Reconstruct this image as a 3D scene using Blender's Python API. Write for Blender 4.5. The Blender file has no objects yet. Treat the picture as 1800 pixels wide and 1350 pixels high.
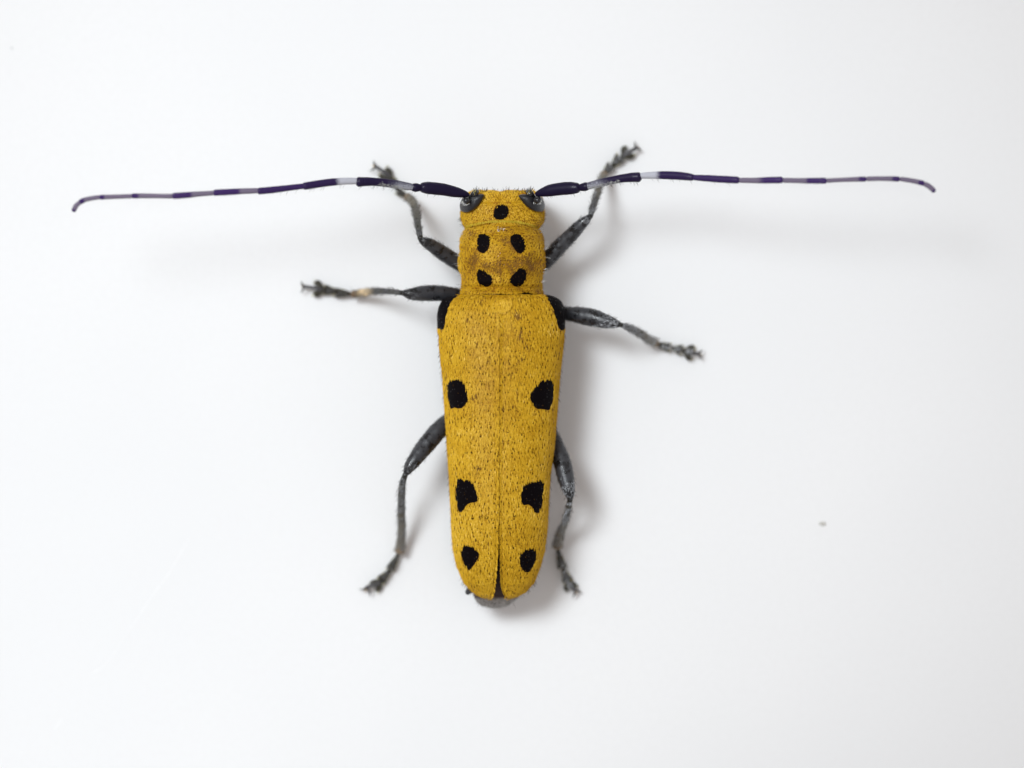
import bpy, math, random
import numpy as np
from mathutils import Vector
rnd = random.Random(7)
rng = np.random.default_rng(7)
sc = bpy.context.scene
COL = sc.collection

# ---------------------------------------------------------------- camera
D = 90.0                       # camera height above the white surface; 1 unit = 100 px of the photograph at z = 0
FOCUS_Z = 1.85
cam_d = bpy.data.cameras.new("camera")
cam = bpy.data.objects.new("camera", cam_d)
COL.objects.link(cam)
cam.location = (0, 0, D)
cam_d.sensor_width = 36.0
cam_d.lens = 36.0 * D / 18.0
cam_d.clip_start = 1.0
cam_d.clip_end = 500.0
cam_d.dof.use_dof = True
cam_d.dof.focus_distance = D - FOCUS_Z
cam_d.dof.aperture_fstop = 0.180 / 3.6
sc.camera = cam

# ---------------------------------------------------------------- light
wd = bpy.data.worlds.new("World")
sc.world = wd
wd.use_nodes = True
bg = wd.node_tree.nodes["Background"]
bg.inputs[0].default_value = (1.0, 0.935, 0.91, 1)
bg.inputs[1].default_value = 0.48

def area(name, loc, target, sx, sy, power, col):
    l = bpy.data.lights.new(name, 'AREA')
    l.shape = 'RECTANGLE'
    l.size, l.size_y = sx, sy
    l.energy = power
    l.color = col
    o = bpy.data.objects.new(name, l)
    COL.objects.link(o)
    o.location = loc
    o.rotation_euler = (Vector(target) - Vector(loc)).to_track_quat('-Z', 'Y').to_euler()
    return o
wl = area("window_light", (-28, 18, 58), (-5.6, -1.4, 0), 38, 30, 2930, (0.90, 0.96, 1.0))
wl.data.spread = math.radians(26)
area("ceiling_lamp", (7, 3, 76), (0, 0, 0), 1.5, 1.5, 1500, (1.0, 0.97, 0.93))
sc.view_settings.view_transform = 'Standard'
sc.view_settings.look = 'None'
sc.view_settings.exposure = 0.0
sc.view_settings.gamma = 1.0

# ---------------------------------------------------------------- helpers
def W(px, py, z):
    """point of the photograph (1800 x 1350 px) at height z -> world"""
    px, py, z = np.broadcast_arrays(np.asarray(px, float), np.asarray(py, float), np.asarray(z, float))
    s = (D - z) / D
    return np.stack([(px - 900) / 100 * s, (675 - py) / 100 * s, z], -1)

def PX(p):
    s = D / (D - p[..., 2])
    return p[..., 0] * s * 100 + 900, 675 - p[..., 1] * s * 100

WL = {}
def link(o, parent, origin):
    COL.objects.link(o)
    WL[o] = np.array(origin, float)
    if parent is not None:
        o.parent = parent
        o.location = tuple(WL[o] - WL[parent])
    else:
        o.location = tuple(origin)
    return o

def empty(name, origin, parent=None):
    o = bpy.data.objects.new(name, None)
    o.empty_display_size = 0.2
    return link(o, parent, origin)

def mesh(name, V, F, mat, parent=None, attrs=None, smooth=True, kind=None, origin=None):
    V = np.asarray(V, float)
    if origin is None:
        origin = V.mean(0)
    me = bpy.data.meshes.new(name)
    if isinstance(F, np.ndarray):
        n, k = F.shape
        me.vertices.add(len(V)); me.vertices.foreach_set("co", (V - origin).ravel())
        me.loops.add(n * k); me.loops.foreach_set("vertex_index", F.ravel().astype(np.int32))
        me.polygons.add(n); me.polygons.foreach_set("loop_start", np.arange(0, n * k, k, dtype=np.int32))
        me.polygons.foreach_set("loop_total", np.full(n, k, dtype=np.int32))
        me.update(calc_edges=True)
        me.validate()
    else:
        me.from_pydata((V - origin).tolist(), [], F)
    if smooth:
        me.polygons.foreach_set("use_smooth", np.ones(len(me.polygons), bool))
    for k, a in (attrs or {}).items():
        at = me.attributes.new(k, 'FLOAT', 'POINT')
        at.data.foreach_set("value", np.asarray(a, np.float32))
    me.materials.append(mat)
    o = bpy.data.objects.new(name, me)
    if kind:
        o["kind"] = kind
    return link(o, parent, origin)

def vnoise(x, y, scale, seed=0):
    """smooth value noise in numpy, about -1..1"""
    x = np.asarray(x, float) / scale; y = np.asarray(y, float) / scale
    xi = np.floor(x).astype(int); yi = np.floor(y).astype(int)
    fx = x - xi; fy = y - yi
    fx = fx * fx * (3 - 2 * fx); fy = fy * fy * (3 - 2 * fy)
    def h(a, b):
        n = (a * 374761393 + b * 668265263 + seed * 1442695041) & 0x7fffffff
        n = ((n ^ (n >> 13)) * 1274126177) & 0x7fffffff
        n = n ^ (n >> 16)
        return (n % 100003) / 50001.5 - 1
    return (h(xi, yi) * (1 - fx) + h(xi + 1, yi) * fx) * (1 - fy) + (h(xi, yi + 1) * (1 - fx) + h(xi + 1, yi + 1) * fx) * fy

def fbm(x, y, scale, seed=0):
    return vnoise(x, y, scale, seed) * .6 + vnoise(x, y, scale * .45, seed + 5) * .3 + vnoise(x, y, scale * .2, seed + 9) * .15

def chaikin(P, k=2):
    P = np.asarray(P, float)
    for _ in range(k):
        Q = np.roll(P, -1, 0)
        P = np.stack([P * .75 + Q * .25, P * .25 + Q * .75], 1).reshape(-1, 2)
    return P

def sdf_poly(x, y, P):
    x = np.asarray(x, float).ravel(); y = np.asarray(y, float).ravel()
    d = np.full(x.shape, 1e9); inside = np.zeros(x.shape, bool)
    n = len(P)
    for i in range(n):
        ax, ay = P[i]; bx, by = P[(i + 1) % n]
        ex, ey = bx - ax, by - ay
        t = np.clip(((x - ax) * ex + (y - ay) * ey) / (ex * ex + ey * ey + 1e-9), 0, 1)
        d = np.minimum(d, (x - ax - t * ex) ** 2 + (y - ay - t * ey) ** 2)
        c = ((ay > y) != (by > y)) & (x < (bx - ax) * (y - ay) / (by - ay + 1e-12) + ax)
        inside ^= c
    d = np.sqrt(d)
    return np.where(inside, -d, d)

def curve(pts, n):
    """smooth resample of [(k, v...)] through cubic Hermite on chord length"""
    P = np.asarray(pts, float)
    if len(P) == 2:
        t = np.linspace(0, 1, n)[:, None]
        return P[0] * (1 - t) + P[1] * t
    L = np.concatenate([[0], np.cumsum(np.linalg.norm(np.diff(P[:, :2], axis=0), axis=1) + 1e-6)])
    m = np.zeros_like(P)
    m[1:-1] = (P[2:] - P[:-2]) / (L[2:] - L[:-2])[:, None]
    m[0] = (P[1] - P[0]) / (L[1] - L[0]); m[-1] = (P[-1] - P[-2]) / (L[-1] - L[-2])
    s = np.linspace(0, L[-1], n)
    i = np.clip(np.searchsorted(L, s, side='right') - 1, 0, len(L) - 2)
    h = (L[i + 1] - L[i]); t = ((s - L[i]) / h)[:, None]; h = h[:, None]
    return ((2 * t**3 - 3 * t**2 + 1) * P[i] + (t**3 - 2 * t**2 + t) * h * m[i] + (-2 * t**3 + 3 * t**2) * P[i + 1] + (t**3 - t**2) * h * m[i + 1])

def edge_fn(pts, sm=3.0):
    """x as a smooth function of y through [(x, y)...]"""
    P = np.asarray(sorted(pts, key=lambda q: q[1]), float)
    yy = np.arange(P[0, 1], P[-1, 1] + .5, .5)
    xx = np.interp(yy, P[:, 1], P[:, 0])
    if sm > 0:
        k = np.exp(-.5 * (np.arange(-12, 13) * .5 / sm) ** 2); k /= k.sum()
        pad = np.concatenate([2 * xx[0] - xx[12:0:-1], xx, 2 * xx[-1] - xx[-2:-14:-1]])
        xs = np.convolve(pad, k, 'valid')
        xx = xs
    return lambda y: np.interp(y, yy, xx)

def grid_faces(nr, nc, closed=False, off=0):
    r = np.arange(nr - 1)[:, None]; c = np.arange(nc if closed else nc - 1)[None, :]
    a = r * nc + c; b = r * nc + (c + 1) % nc
    return (np.stack([a, b, b + nc, a + nc], -1).reshape(-1, 4) + off)

def tube(pts, ns=20, nl=None, flat=1.0, bump=0.0, seed=0, caps=(1.0, 1.0), capfrac=1.0):
    """pts: (px, py, z, halfwidth_px); returns V, F, t, ang. Rounded ends."""
    P = np.asarray(pts, float)
    Lpx = np.linalg.norm(np.diff(P[:, :2], axis=0), axis=1).sum()
    nl = nl or max(10, int(Lpx / 2.0))
    C = curve(P, nl)
    X = W(C[:, 0], C[:, 1], C[:, 2]); R = np.maximum(C[:, 3], .3) / 100
    T = np.gradient(X, axis=0); T /= np.linalg.norm(T, axis=1)[:, None]
    cen, rad, tt = [], [], []
    cs = [1.0, .92, .75, .5, .25]
    for k in cs:                                      # rounded start
        a = math.acos(1 - k) if False else k * math.pi / 2
        cen.append(X[0] - T[0] * R[0] * caps[0] * math.sin(a)); rad.append(max(R[0] * math.cos(a), 1e-4)); tt.append(0)
    for i in range(nl):
        cen.append(X[i]); rad.append(R[i]); tt.append(i / (nl - 1))
    for k in cs[::-1]:
        a = k * math.pi / 2
        cen.append(X[-1] + T[-1] * R[-1] * caps[1] * math.sin(a)); rad.append(max(R[-1] * math.cos(a), 1e-4)); tt.append(1)
    TT = np.concatenate([np.repeat(T[:1], 5, 0), T, np.repeat(T[-1:], 5, 0)])
    cen = np.array(cen); rad = np.array(rad); tt = np.array(tt)
    up = np.array([0, 0, 1.0])
    S = np.cross(TT, up); S /= np.linalg.norm(S, axis=1)[:, None] + 1e-9
    N = np.cross(S, TT)
    ang = np.linspace(0, 2 * math.pi, ns, endpoint=False)
    ca, sa = np.cos(ang), np.sin(ang)
    rr = rad[:, None] * np.ones(ns)
    if bump:
        g = vnoise(np.arange(len(cen))[:, None] * 1.0 + seed * 31, (ang * 3)[None, :] + 0 * rr, 2.2, seed)
        rr = rr * (1 + bump * g)
    V = cen[:, None] + S[:, None] * (ca[None, :] * rr)[..., None] + N[:, None] * (sa[None, :] * rr * flat)[..., None]
    F = grid_faces(len(cen), ns, True)
    return V.reshape(-1, 3), F, np.repeat(tt, ns), np.tile(ang, len(cen))

def join(parts):
    V, F, A, o = [], [], [], 0
    for p in parts:
        V.append(p[0]); F.append(p[1] + o); A.append(p[2]); o += len(p[0])
    return np.concatenate(V), np.concatenate(F), np.concatenate(A)

def pillow(outline, zf, h, wrap=.12, nr=10, k=2):
    """domed plate over a px outline; zf(px,py) -> z of its rim plane"""
    P = chaikin(outline, k); C = P.mean(0); n = len(P)
    V = [W(C[0], C[1], zf(C[0], C[1]) + h)[None]]
    for i in range(1, nr + 1):
        r = math.sin(i / nr * math.pi / 2)
        Q = C + (P - C) * r
        V.append(W(Q[:, 0], Q[:, 1], zf(Q[:, 0], Q[:, 1]) + h * math.cos(i / nr * math.pi / 2)))
    Q = C + (P - C) * .96
    V.append(W(Q[:, 0], Q[:, 1], zf(Q[:, 0], Q[:, 1]) - wrap))
    V = np.concatenate(V)
    F = []
    for j in range(n):
        F.append((0, 1 + j, 1 + (j + 1) % n))
    for i in range(nr):
        for j in range(n):
            a = 1 + i * n + j; b = 1 + i * n + (j + 1) % n
            F.append((a, a + n, b + n, b))
    return V, F

def scatter(V, F, n, mask=None):
    a, b, c, d = (V[F[:, i]] for i in range(4))
    N = np.cross(c - a, d - b); A = np.linalg.norm(N, axis=1) + 1e-12
    N = N / A[:, None]
    cum = np.cumsum(A)
    f = np.searchsorted(cum, rng.random(n) * cum[-1])
    u, v = rng.random(n)[:, None], rng.random(n)[:, None]
    P = (a[f] * (1 - u) + b[f] * u) * (1 - v) + (d[f] * (1 - u) + c[f] * u) * v
    return P, N[f]

def ribbons(base, dirn, nrm, L, wid, lift=.25, curl=0.0):
    """tapered curved blades: 5 verts, quad + triangle as two quads (last degenerate avoided)"""
    n = len(base)
    L = np.broadcast_to(L, n)[:, None]; wid = np.broadcast_to(wid, n)[:, None]
    lift = np.broadcast_to(lift, n)[:, None]
    s = np.cross(dirn, nrm); s /= np.linalg.norm(s, axis=1)[:, None] + 1e-9
    p0 = base - nrm * .004
    p1 = base + dirn * L * .5 + nrm * L * lift * .6
    p2 = base + dirn * L + nrm * L * lift * (1 - curl)
    V = np.stack([p0 - s * wid * .4, p0 + s * wid * .4, p1 + s * wid * .5, p1 - s * wid * .5, p2 + s * wid * .12, p2 - s * wid * .12], 1).reshape(-1, 3)
    k = (np.arange(n) * 6)[:, None]
    F = np.concatenate([k + np.array([[0, 1, 2, 3]]), k + np.array([[3, 2, 4, 5]])])
    return V, F

def unit(v):
    return v / (np.linalg.norm(v, axis=-1, keepdims=True) + 1e-12)

# ---------------------------------------------------------------- materials
def new_mat(name):
    m = bpy.data.materials.new(name); m.use_nodes = True
    nt = m.node_tree
    return m, nt, nt.nodes["Principled BSDF"]
def N(nt, t, **kw):
    n = nt.nodes.new(t)
    for k, v in kw.items():
        setattr(n, k, v)
    return n
def ramp(nt, stops):
    r = N(nt, 'ShaderNodeValToRGB')
    e = r.color_ramp.elements
    e[0].position, e[0].color = stops[0][0], (*stops[0][1], 1)
    e[1].position, e[1].color = stops[-1][0], (*stops[-1][1], 1)
    for p, c in stops[1:-1]:
        x = e.new(p); x.color = (*c, 1)
    return r
def noise(nt, scale, detail=3, rough=.55, vec=None):
    n = N(nt, 'ShaderNodeTexNoise')
    n.inputs['Scale'].default_value = scale; n.inputs['Detail'].default_value = detail; n.inputs['Roughness'].default_value = rough
    if vec is None:
        vec = N(nt, 'ShaderNodeTexCoord').outputs['Object']
    nt.links.new(vec, n.inputs['Vector'])
    return n
def bump(nt, bs, h, strength, dist):
    b = N(nt, 'ShaderNodeBump')
    b.inputs['Strength'].default_value = strength; b.inputs['Distance'].default_value = dist
    nt.links.new(h, b.inputs['Height']); nt.links.new(b.outputs[0], bs.inputs['Normal'])
def attr(nt, name):
    a = N(nt, 'ShaderNodeAttribute'); a.attribute_name = name
    return a.outputs['Fac']
def math_(nt, op, a, b):
    m = N(nt, 'ShaderNodeMath'); m.operation = op
    for i, v in enumerate((a, b)):
        if isinstance(v, (int, float)): m.inputs[i].default_value = v
        else: nt.links.new(v, m.inputs[i])
    return m.outputs[0]
def mixc(nt, f, a, b):
    m = N(nt, 'ShaderNodeMix'); m.data_type = 'RGBA'
    if isinstance(f, (int, float)): m.inputs[0].default_value = f
    else: nt.links.new(f, m.inputs[0])
    for i, v in ((6, a), (7, b)):
        if isinstance(v, tuple): m.inputs[i].default_value = (*v, 1)
        else: nt.links.new(v, m.inputs[i])
    return m.outputs[2]
def smooth(nt, v, a, b, c=0.0, d=1.0):
    m = N(nt, 'ShaderNodeMapRange'); m.interpolation_type = 'SMOOTHSTEP'
    nt.links.new(v, m.inputs[0])
    for i, x in zip((1, 2, 3, 4), (a, b, c, d)): m.inputs[i].default_value = x
    return m.outputs[0]

def plate_mat(name, base, brown, mott=.5):
    """yellow furred cuticle: attribute 'spot' is the distance in px to the black marks"""
    m, nt, bs = new_mat(name)
    nz = noise(nt, 9, 4); fine = noise(nt, 38, 4, .65)
    col = mixc(nt, smooth(nt, nz.outputs[0], .35, .65), base, brown)
    col = mixc(nt, smooth(nt, fine.outputs[0], .46, .66, 0, mott), col, (.10, .04, .004))
    col = mixc(nt, smooth(nt, attr(nt, 'worn_sheen'), .05, .75, 0, .85), col, (.17, .078, .012))  # browner where worn; the elytra also get hair sheen painted in
    s = math_(nt, 'ADD', attr(nt, 'spot'), math_(nt, 'MULTIPLY', math_(nt, 'SUBTRACT', fine.outputs[0], .5), 5.0))
    k = smooth(nt, s, -.4, .8)
    col = mixc(nt, k, (.0035, .0022, .003), col)
    nt.links.new(col, bs.inputs['Base Color'])
    vor = N(nt, 'ShaderNodeTexVoronoi'); vor.inputs['Scale'].default_value = 17
    nt.links.new(N(nt, 'ShaderNodeTexCoord').outputs['Object'], vor.inputs['Vector'])
    dot = math_(nt, 'MULTIPLY', smooth(nt, vor.outputs[0], .14, .20, 1, 0), smooth(nt, k, 0, 1, 1, 0))
    nt.links.new(math_(nt, 'SUBTRACT', .66, math_(nt, 'MULTIPLY', dot, .5)), bs.inputs['Roughness'])
    nt.links.new(math_(nt, 'ADD', smooth(nt, k, 0, 1, .035, .15), math_(nt, 'MULTIPLY', dot, .4)), bs.inputs['Specular IOR Level'])
    bump(nt, bs, vor.outputs[0], .3, .008)
    return m
M_ely = plate_mat("elytron_cuticle", (.52, .285, .008), (.40, .205, .008))
M_pro = plate_mat("pronotum_cuticle", (.50, .27, .006), (.30, .13, .006), .25)

def hair_mat(name, stops, rough=.45, spec=.4):
    m, nt, bs = new_mat(name)
    r = ramp(nt, stops)
    nt.links.new(attr(nt, 'tint'), r.inputs[0])
    nt.links.new(r.outputs[0], bs.inputs['Base Color'])
    bs.inputs['Roughness'].default_value = rough
    bs.inputs['Specular IOR Level'].default_value = spec
    return m
M_gold = hair_mat("golden_setae", [(0, (.34, .155, .003)), (.35, (.535, .295, .009)), (.7, (.66, .395, .024)), (1, (.84, .56, .11))], .5, .16)
M_dark_hair = hair_mat("dark_setae", [(0, (.012, .008, .006)), (1, (.05, .03, .02))])
M_pit_hair = hair_mat("pit_setae", [(0, (.020, .008, .002)), (1, (.12, .055, .006))], .7, .05)
M_pale_hair = hair_mat("pale_setae", [(0, (.25, .25, .25)), (1, (.75, .74, .70))])
M_mid_hair = hair_mat("grey_setae", [(0, (.12, .12, .115)), (1, (.42, .42, .40))], .5, .3)
M_collar = hair_mat("collar_setae", [(0, (.42, .28, .01)), (1, (.62, .47, .05))], .5, .16)
M_olive_hair = hair_mat("tarsal_setae", [(0, (.10, .09, .02)), (.5, (.33, .29, .08)), (1, (.62, .55, .28))])

def leg_mat(name, tan=0.0):
    m, nt, bs = new_mat(name)
    tc = N(nt, 'ShaderNodeTexCoord').outputs['Object']
    big = noise(nt, 7, 2, .5, tc); fine = noise(nt, 46, 3, .7, tc)
    t = attr(nt, 't')
    a = math_(nt, 'ADD', smooth(nt, big.outputs[0], .26, .56), math_(nt, 'MULTIPLY', math_(nt, 'SUBTRACT', fine.outputs[0], .5), 1.3))
    knee = smooth(nt, t, .86, .95) if not tan else smooth(nt, t, .0, .08, 1, 0)
    a = math_(nt, 'SUBTRACT', a, math_(nt, 'MULTIPLY', knee, .7))
    col = mixc(nt, smooth(nt, a, .1, 1.0), (.008, .008, .009) if not tan else (.010, .010, .008), (.036, .037, .042) if not tan else (.054, .052, .042))
    if tan > .9:
        w = math_(nt, 'MULTIPLY', smooth(nt, t, .5, .68), smooth(nt, t, .78, .92, 1, 0))
        col = mixc(nt, w, col, (.62, .46, .26))
        col = mixc(nt, smooth(nt, t, .84, .95), col, (.14, .09, .05))
    elif tan:
        col = mixc(nt, smooth(nt, t, .25, .9, 0, tan), col, (.17, .145, .10))
        col = mixc(nt, smooth(nt, t, .88, 1.0, 0, tan), col, (.20, .14, .085))
    nt.links.new(col, bs.inputs['Base Color'])
    nt.links.new(smooth(nt, a, .0, .9, .12, .36), bs.inputs['Roughness'])
    bs.inputs['Specular IOR Level'].default_value = .5
    bs.inputs['Sheen Weight'].default_value = .05
    bs.inputs['Sheen Roughness'].default_value = .4
    bump(nt, bs, fine.outputs[0], .35, .01)
    return m
M_femur = leg_mat("femur_cuticle")
M_tibia = leg_mat("tibia_cuticle", .75)
M_tibia_cream = leg_mat("tibia_cuticle_cream", 1.0)
def simple(name, col, rough, spec=.5, bs_scale=30, bstr=.4, var=.5):
    m, nt, bs = new_mat(name)
    f = noise(nt, bs_scale, 3, .6)
    c2 = tuple(c * (1 + 1.6 * var) for c in col); c1 = tuple(c * (1 - var) for c in col)
    nt.links.new(mixc(nt, smooth(nt, f.outputs[0], .35, .65), c1, c2), bs.inputs['Base Color'])
    bs.inputs['Roughness'].default_value = rough
    bs.inputs['Specular IOR Level'].default_value = spec
    bump(nt, bs, f.outputs[0], bstr, .012)
    return m
M_tarsus = simple("tarsus_cuticle", (.030, .027, .018), .5, .4, 26, .6, .7)
M_cjoint = simple("claw_joint_cuticle", (.060, .057, .060), .35, .5, 26, .4, .5)
M_claw = simple("claw_cuticle", (.03, .022, .018), .25, .6)
M_pad = simple("tarsal_pad", (.52, .40, .24), .6, .3)
M_socket = simple("antennal_socket", (.010, .010, .012), .16, .6, 18, .5)
M_eye = simple("eye_facets", (.010, .010, .013), .30, .5, 120, .4, .2)
M_thorax = simple("thorax_cuticle", (.03, .03, .032), .5, .4)

def abdomen_material():
    m, nt, bs = new_mat("abdomen_cuticle")
    f = noise(nt, 30, 4, .6)
    k = smooth(nt, attr(nt, 't'), .945, .962)
    grey = mixc(nt, smooth(nt, f.outputs[0], .35, .65), (.17, .16, .15), (.30, .28, .26))
    nt.links.new(mixc(nt, k, (.035, .012, .008), grey), bs.inputs['Base Color'])
    bs.inputs['Roughness'].default_value = .55
    bump(nt, bs, f.outputs[0], .5, .02)
    return m
M_abdomen = abdomen_material()

def antenna_material():
    m, nt, bs = new_mat("antenna_cuticle")
    tc = N(nt, 'ShaderNodeTexCoord').outputs['Object']
    f = noise(nt, 60, 3, .7, tc)
    k = math_(nt, 'ADD', attr(nt, 'pale'), math_(nt, 'MULTIPLY', math_(nt, 'SUBTRACT', f.outputs[0], .5), .8))
    k = smooth(nt, k, .2, .75)
    dark = mixc(nt, attr(nt, 'far'), (.010, .0062, .025), (.044, .020, .105))
    lite = mixc(nt, math_(nt, 'POWER', attr(nt, 'far'), 2.0), (.50, .51, .56), (.17, .14, .20))
    nt.links.new(mixc(nt, k, dark, lite), bs.inputs['Base Color'])
    tip = math_(nt, 'MULTIPLY', smooth(nt, attr(nt, 't'), .88, .95), smooth(nt, f.outputs[0], .36, .5))
    nt.links.new(math_(nt, 'SUBTRACT', smooth(nt, k, 0, 1, .42, .7), math_(nt, 'MULTIPLY', tip, .30)), bs.inputs['Roughness'])
    nt.links.new(math_(nt, 'ADD', .12, math_(nt, 'MULTIPLY', tip, .12)), bs.inputs['Specular IOR Level'])
    bump(nt, bs, f.outputs[0], .35, .012)
    return m
M_ant = antenna_material()

def surface_material():
    m, nt, bs = new_mat("white_plastic")
    tc = N(nt, 'ShaderNodeTexCoord').outputs['Object']
    big = noise(nt, .12, 2, .5, tc); fine = noise(nt, 9, 4, .6, tc)
    c = mixc(nt, smooth(nt, big.outputs[0], .3, .7), (.80, .805, .81), (.83, .832, .834))
    c = mixc(nt, smooth(nt, fine.outputs[0], .3, .75, 0, .35), c, (.79, .79, .79))
    nt.links.new(c, bs.inputs['Base Color'])
    bs.inputs['Roughness'].default_value = .45
    bs.inputs['Specular IOR Level'].default_value = .3
    bump(nt, bs, fine.outputs[0], .05, .01)
    return m
M_surf = surface_material()

# ---------------------------------------------------------------- the white surface and what lies on it
g = np.array([[-40, -40, 0], [40, -40, 0], [40, 40, 0], [-40, 40, 0],
              [-40, -40, -1.5], [40, -40, -1.5], [40, 40, -1.5], [-40, 40, -1.5]], float)
surf = mesh("white_surface", g, [(0, 1, 2, 3), (7, 6, 5, 4), (0, 4, 5, 1), (1, 5, 6, 2), (2, 6, 7, 3), (3, 7, 4, 0)], M_surf, smooth=False, origin=np.array([0, 0, 0.]))
surf["kind"] = "structure"
surf["label"] = "smooth white plastic surface under the beetle"
M_scr = simple("scratch_burr", (.90, .905, .91), .35, .5, 20, .3, .04)
def scratch(pts):
    C = curve([(a, b, .002, w) for a, b, w in pts], 40)
    C[:, 0] += vnoise(np.arange(40), 0 * C[:, 0], 2.5, 3) * .8
    V, F, t, _ = tube([(a, b, c_, d * .85) for a, b, c_, d in C], ns=8, nl=40, flat=.3)
    mesh("scratch", V, F, M_scr, surf)
scratch([(332, 946, .2), (300, 1002, .75), (262, 1056, .6), (232, 1100, .5), (205, 1142, .5), (183, 1170, .3)])
scratch([(183, 1170, .3), (166, 1181, .7), (155, 1184, .2)])
scratch([(110, 1262, .3), (103, 1272, .8), (95, 1284, .2)])

def speck(cx, cy, pts, h, mat, label):
    V, F = pillow([(cx + a, cy + b) for a, b in pts], lambda x, y: np.asarray(x) * 0 + .012, h, .012, 6, 1)
    V = V + np.c_[vnoise(V[:, 0] * 100, V[:, 1] * 100, 2.2, 1), vnoise(V[:, 0] * 100, V[:, 1] * 100, 2.2, 2), 0 * V[:, 0]] * .006
    V[:, 2] = np.maximum(V[:, 2], .0015)
    o = mesh("dust_speck", V, F, mat)
    o["label"] = label; o["category"] = "dust speck"; o["group"] = "dust specks on the white surface"
M_dust = simple("dust", (.50, .49, .45), .8, .2, 40, .5, .25)
M_dust2 = simple("dust_grey", (.30, .30, .31), .8, .2, 40, .5, .25)
speck(1446, 921, [(-7, -2), (-2, -4), (4, -3), (6, 1), (3, 4), (-1, 2), (-5, 1)], .03, M_dust, "larger beige dust speck lying alone right of the beetle on the white surface")
speck(20.5, 84.5, [(-1.3, -1), (1, -1.3), (1.4, .8), (-.6, 1.3)], .015, M_dust2, "tiny grey dust speck near the top left corner of the white surface")

# ---------------------------------------------------------------- the beetle
beetle = empty("beetle", (W(878, 700, 0)).tolist())
beetle["label"] = "yellow longhorn beetle with black spots, dark legs and banded antennae standing on the white surface"
beetle["category"] = "beetle"

# black marks, photograph px
S_ELY = [
    [(808, 512), (804.5, 519), (793, 532), (787, 546), (783.5, 559), (782, 570), (779, 581), (770, 577), (755, 575), (755, 505)],
    [(953, 512), (957.5, 519), (966.5, 532), (973, 545), (977.5, 562), (981.5, 576), (987, 582), (996, 577), (1010, 570), (1010, 505)],
    [(787, 668), (797, 667), (808, 665), (817, 675), (823, 694), (823, 704), (814, 717), (805, 718), (798, 716), (791, 720), (788, 702), (785, 686)],
    [(961, 667), (971, 665), (974, 676), (973, 698), (968, 722), (955, 719), (942, 719), (934, 707), (930, 694), (939, 680), (950, 669)],
    [(804, 840), (808, 841), (814, 843), (829, 844), (836, 856), (842, 873), (838, 884), (828, 883), (820, 887), (816, 895), (811, 900), (806, 900), (801, 878), (799, 858)],
    [(956, 842), (957, 852), (954, 884), (949, 902), (941, 902), (935, 891), (929, 886), (918, 889), (915, 870), (917, 862), (922, 851), (932, 847), (943, 845)],
    [(811, 960), (820, 957), (834, 961), (843, 972), (841, 982), (832, 994), (825, 1004), (818, 997), (810, 976)],
    [(928, 963), (940, 963), (944, 972), (943, 984), (933, 1006), (921, 1006), (914, 993), (911, 979), (918, 968)],
    [(851, 909), (857, 907.5), (860, 909), (857, 911), (855, 914), (853, 911)],
    [(902.5, 905.5), (906, 904), (908, 907), (905.5, 910), (903, 908.5)],
    [(875, 857), (876.5, 856), (877, 859.5), (875.5, 861)],
    [(914, 572), (916.5, 572), (919, 578), (917, 581), (914.5, 577)],
]
S_PRO = [
    [(841, 412), (850, 410), (862, 415), (862, 425), (858, 439), (851, 446), (842, 443), (838, 436), (839, 420)],
    [(898, 413), (912, 410), (922, 421), (925, 434), (919, 445), (911, 446), (902, 435), (896, 423)],
    [(840, 471), (850, 475), (859, 480), (868, 491), (863, 502), (853, 505), (842, 499), (837, 488)],
    [(916, 469), (926, 477), (925, 491), (919, 503), (907, 505), (898, 498), (894, 492), (904, 480)],
]
S_HEAD = [[(867, 384), (868, 370), (874, 360), (888, 359), (894, 366), (894, 378), (888, 384), (880, 387)]]
S_ELY, S_PRO, S_HEAD = ([chaikin(p, 2 if i < 8 else 1) for i, p in enumerate(s)] for s in (S_ELY, S_PRO, S_HEAD))
def spots(px, py, S):
    d = np.full(np.size(px), 1e9)
    for P in S:
        d = np.minimum(d, sdf_poly(px, py, P))
    return d

# puncture map shared by the plates (1/2 px raster)
def puncture_mask(x0, y0, x1, y1, spacing, rad, keep=1.0, asp=1.35, ell=1.2):
    w, h = int((x1 - x0) * 2), int((y1 - y0) * 2)
    m = np.zeros((h, w), bool); pts = []
    ny = int((y1 - y0) / (spacing * asp)); nx = int((x1 - x0) / spacing)
    for j in range(ny):
        for i in range(nx):
            if rng.random() > keep: continue
            px = x0 + (i + .5 * (j % 2) + .5 + (rng.random() - .5) * .6) * spacing
            py = y0 + (j + .5 + (rng.random() - .5) * .6) * spacing * asp
            pts.append((px, py))
            r = rad * (.65 + .7 * rng.random())
            a0, a1 = int((px - r - x0) * 2), int((px + r - x0) * 2) + 1
            b0, b1 = int((py - r * ell - y0) * 2), int((py + r * ell - y0) * 2) + 1
            for b in range(max(b0, 0), min(b1, h)):
                for a in range(max(a0, 0), min(a1, w)):
                    if ((a / 2 + x0 - px) / r) ** 2 + ((b / 2 + y0 - py) / (r * ell)) ** 2 < 1:
                        m[b, a] = True
    def f(px, py):
        i = ((np.asarray(px) - x0) * 2).astype(int); j = ((np.asarray(py) - y0) * 2).astype(int)
        ok = (i >= 0) & (j >= 0) & (i < w) & (j < h)
        return np.where(ok, m[np.clip(j, 0, h - 1), np.clip(i, 0, w - 1)], False)
    return f, np.array(pts)

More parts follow.
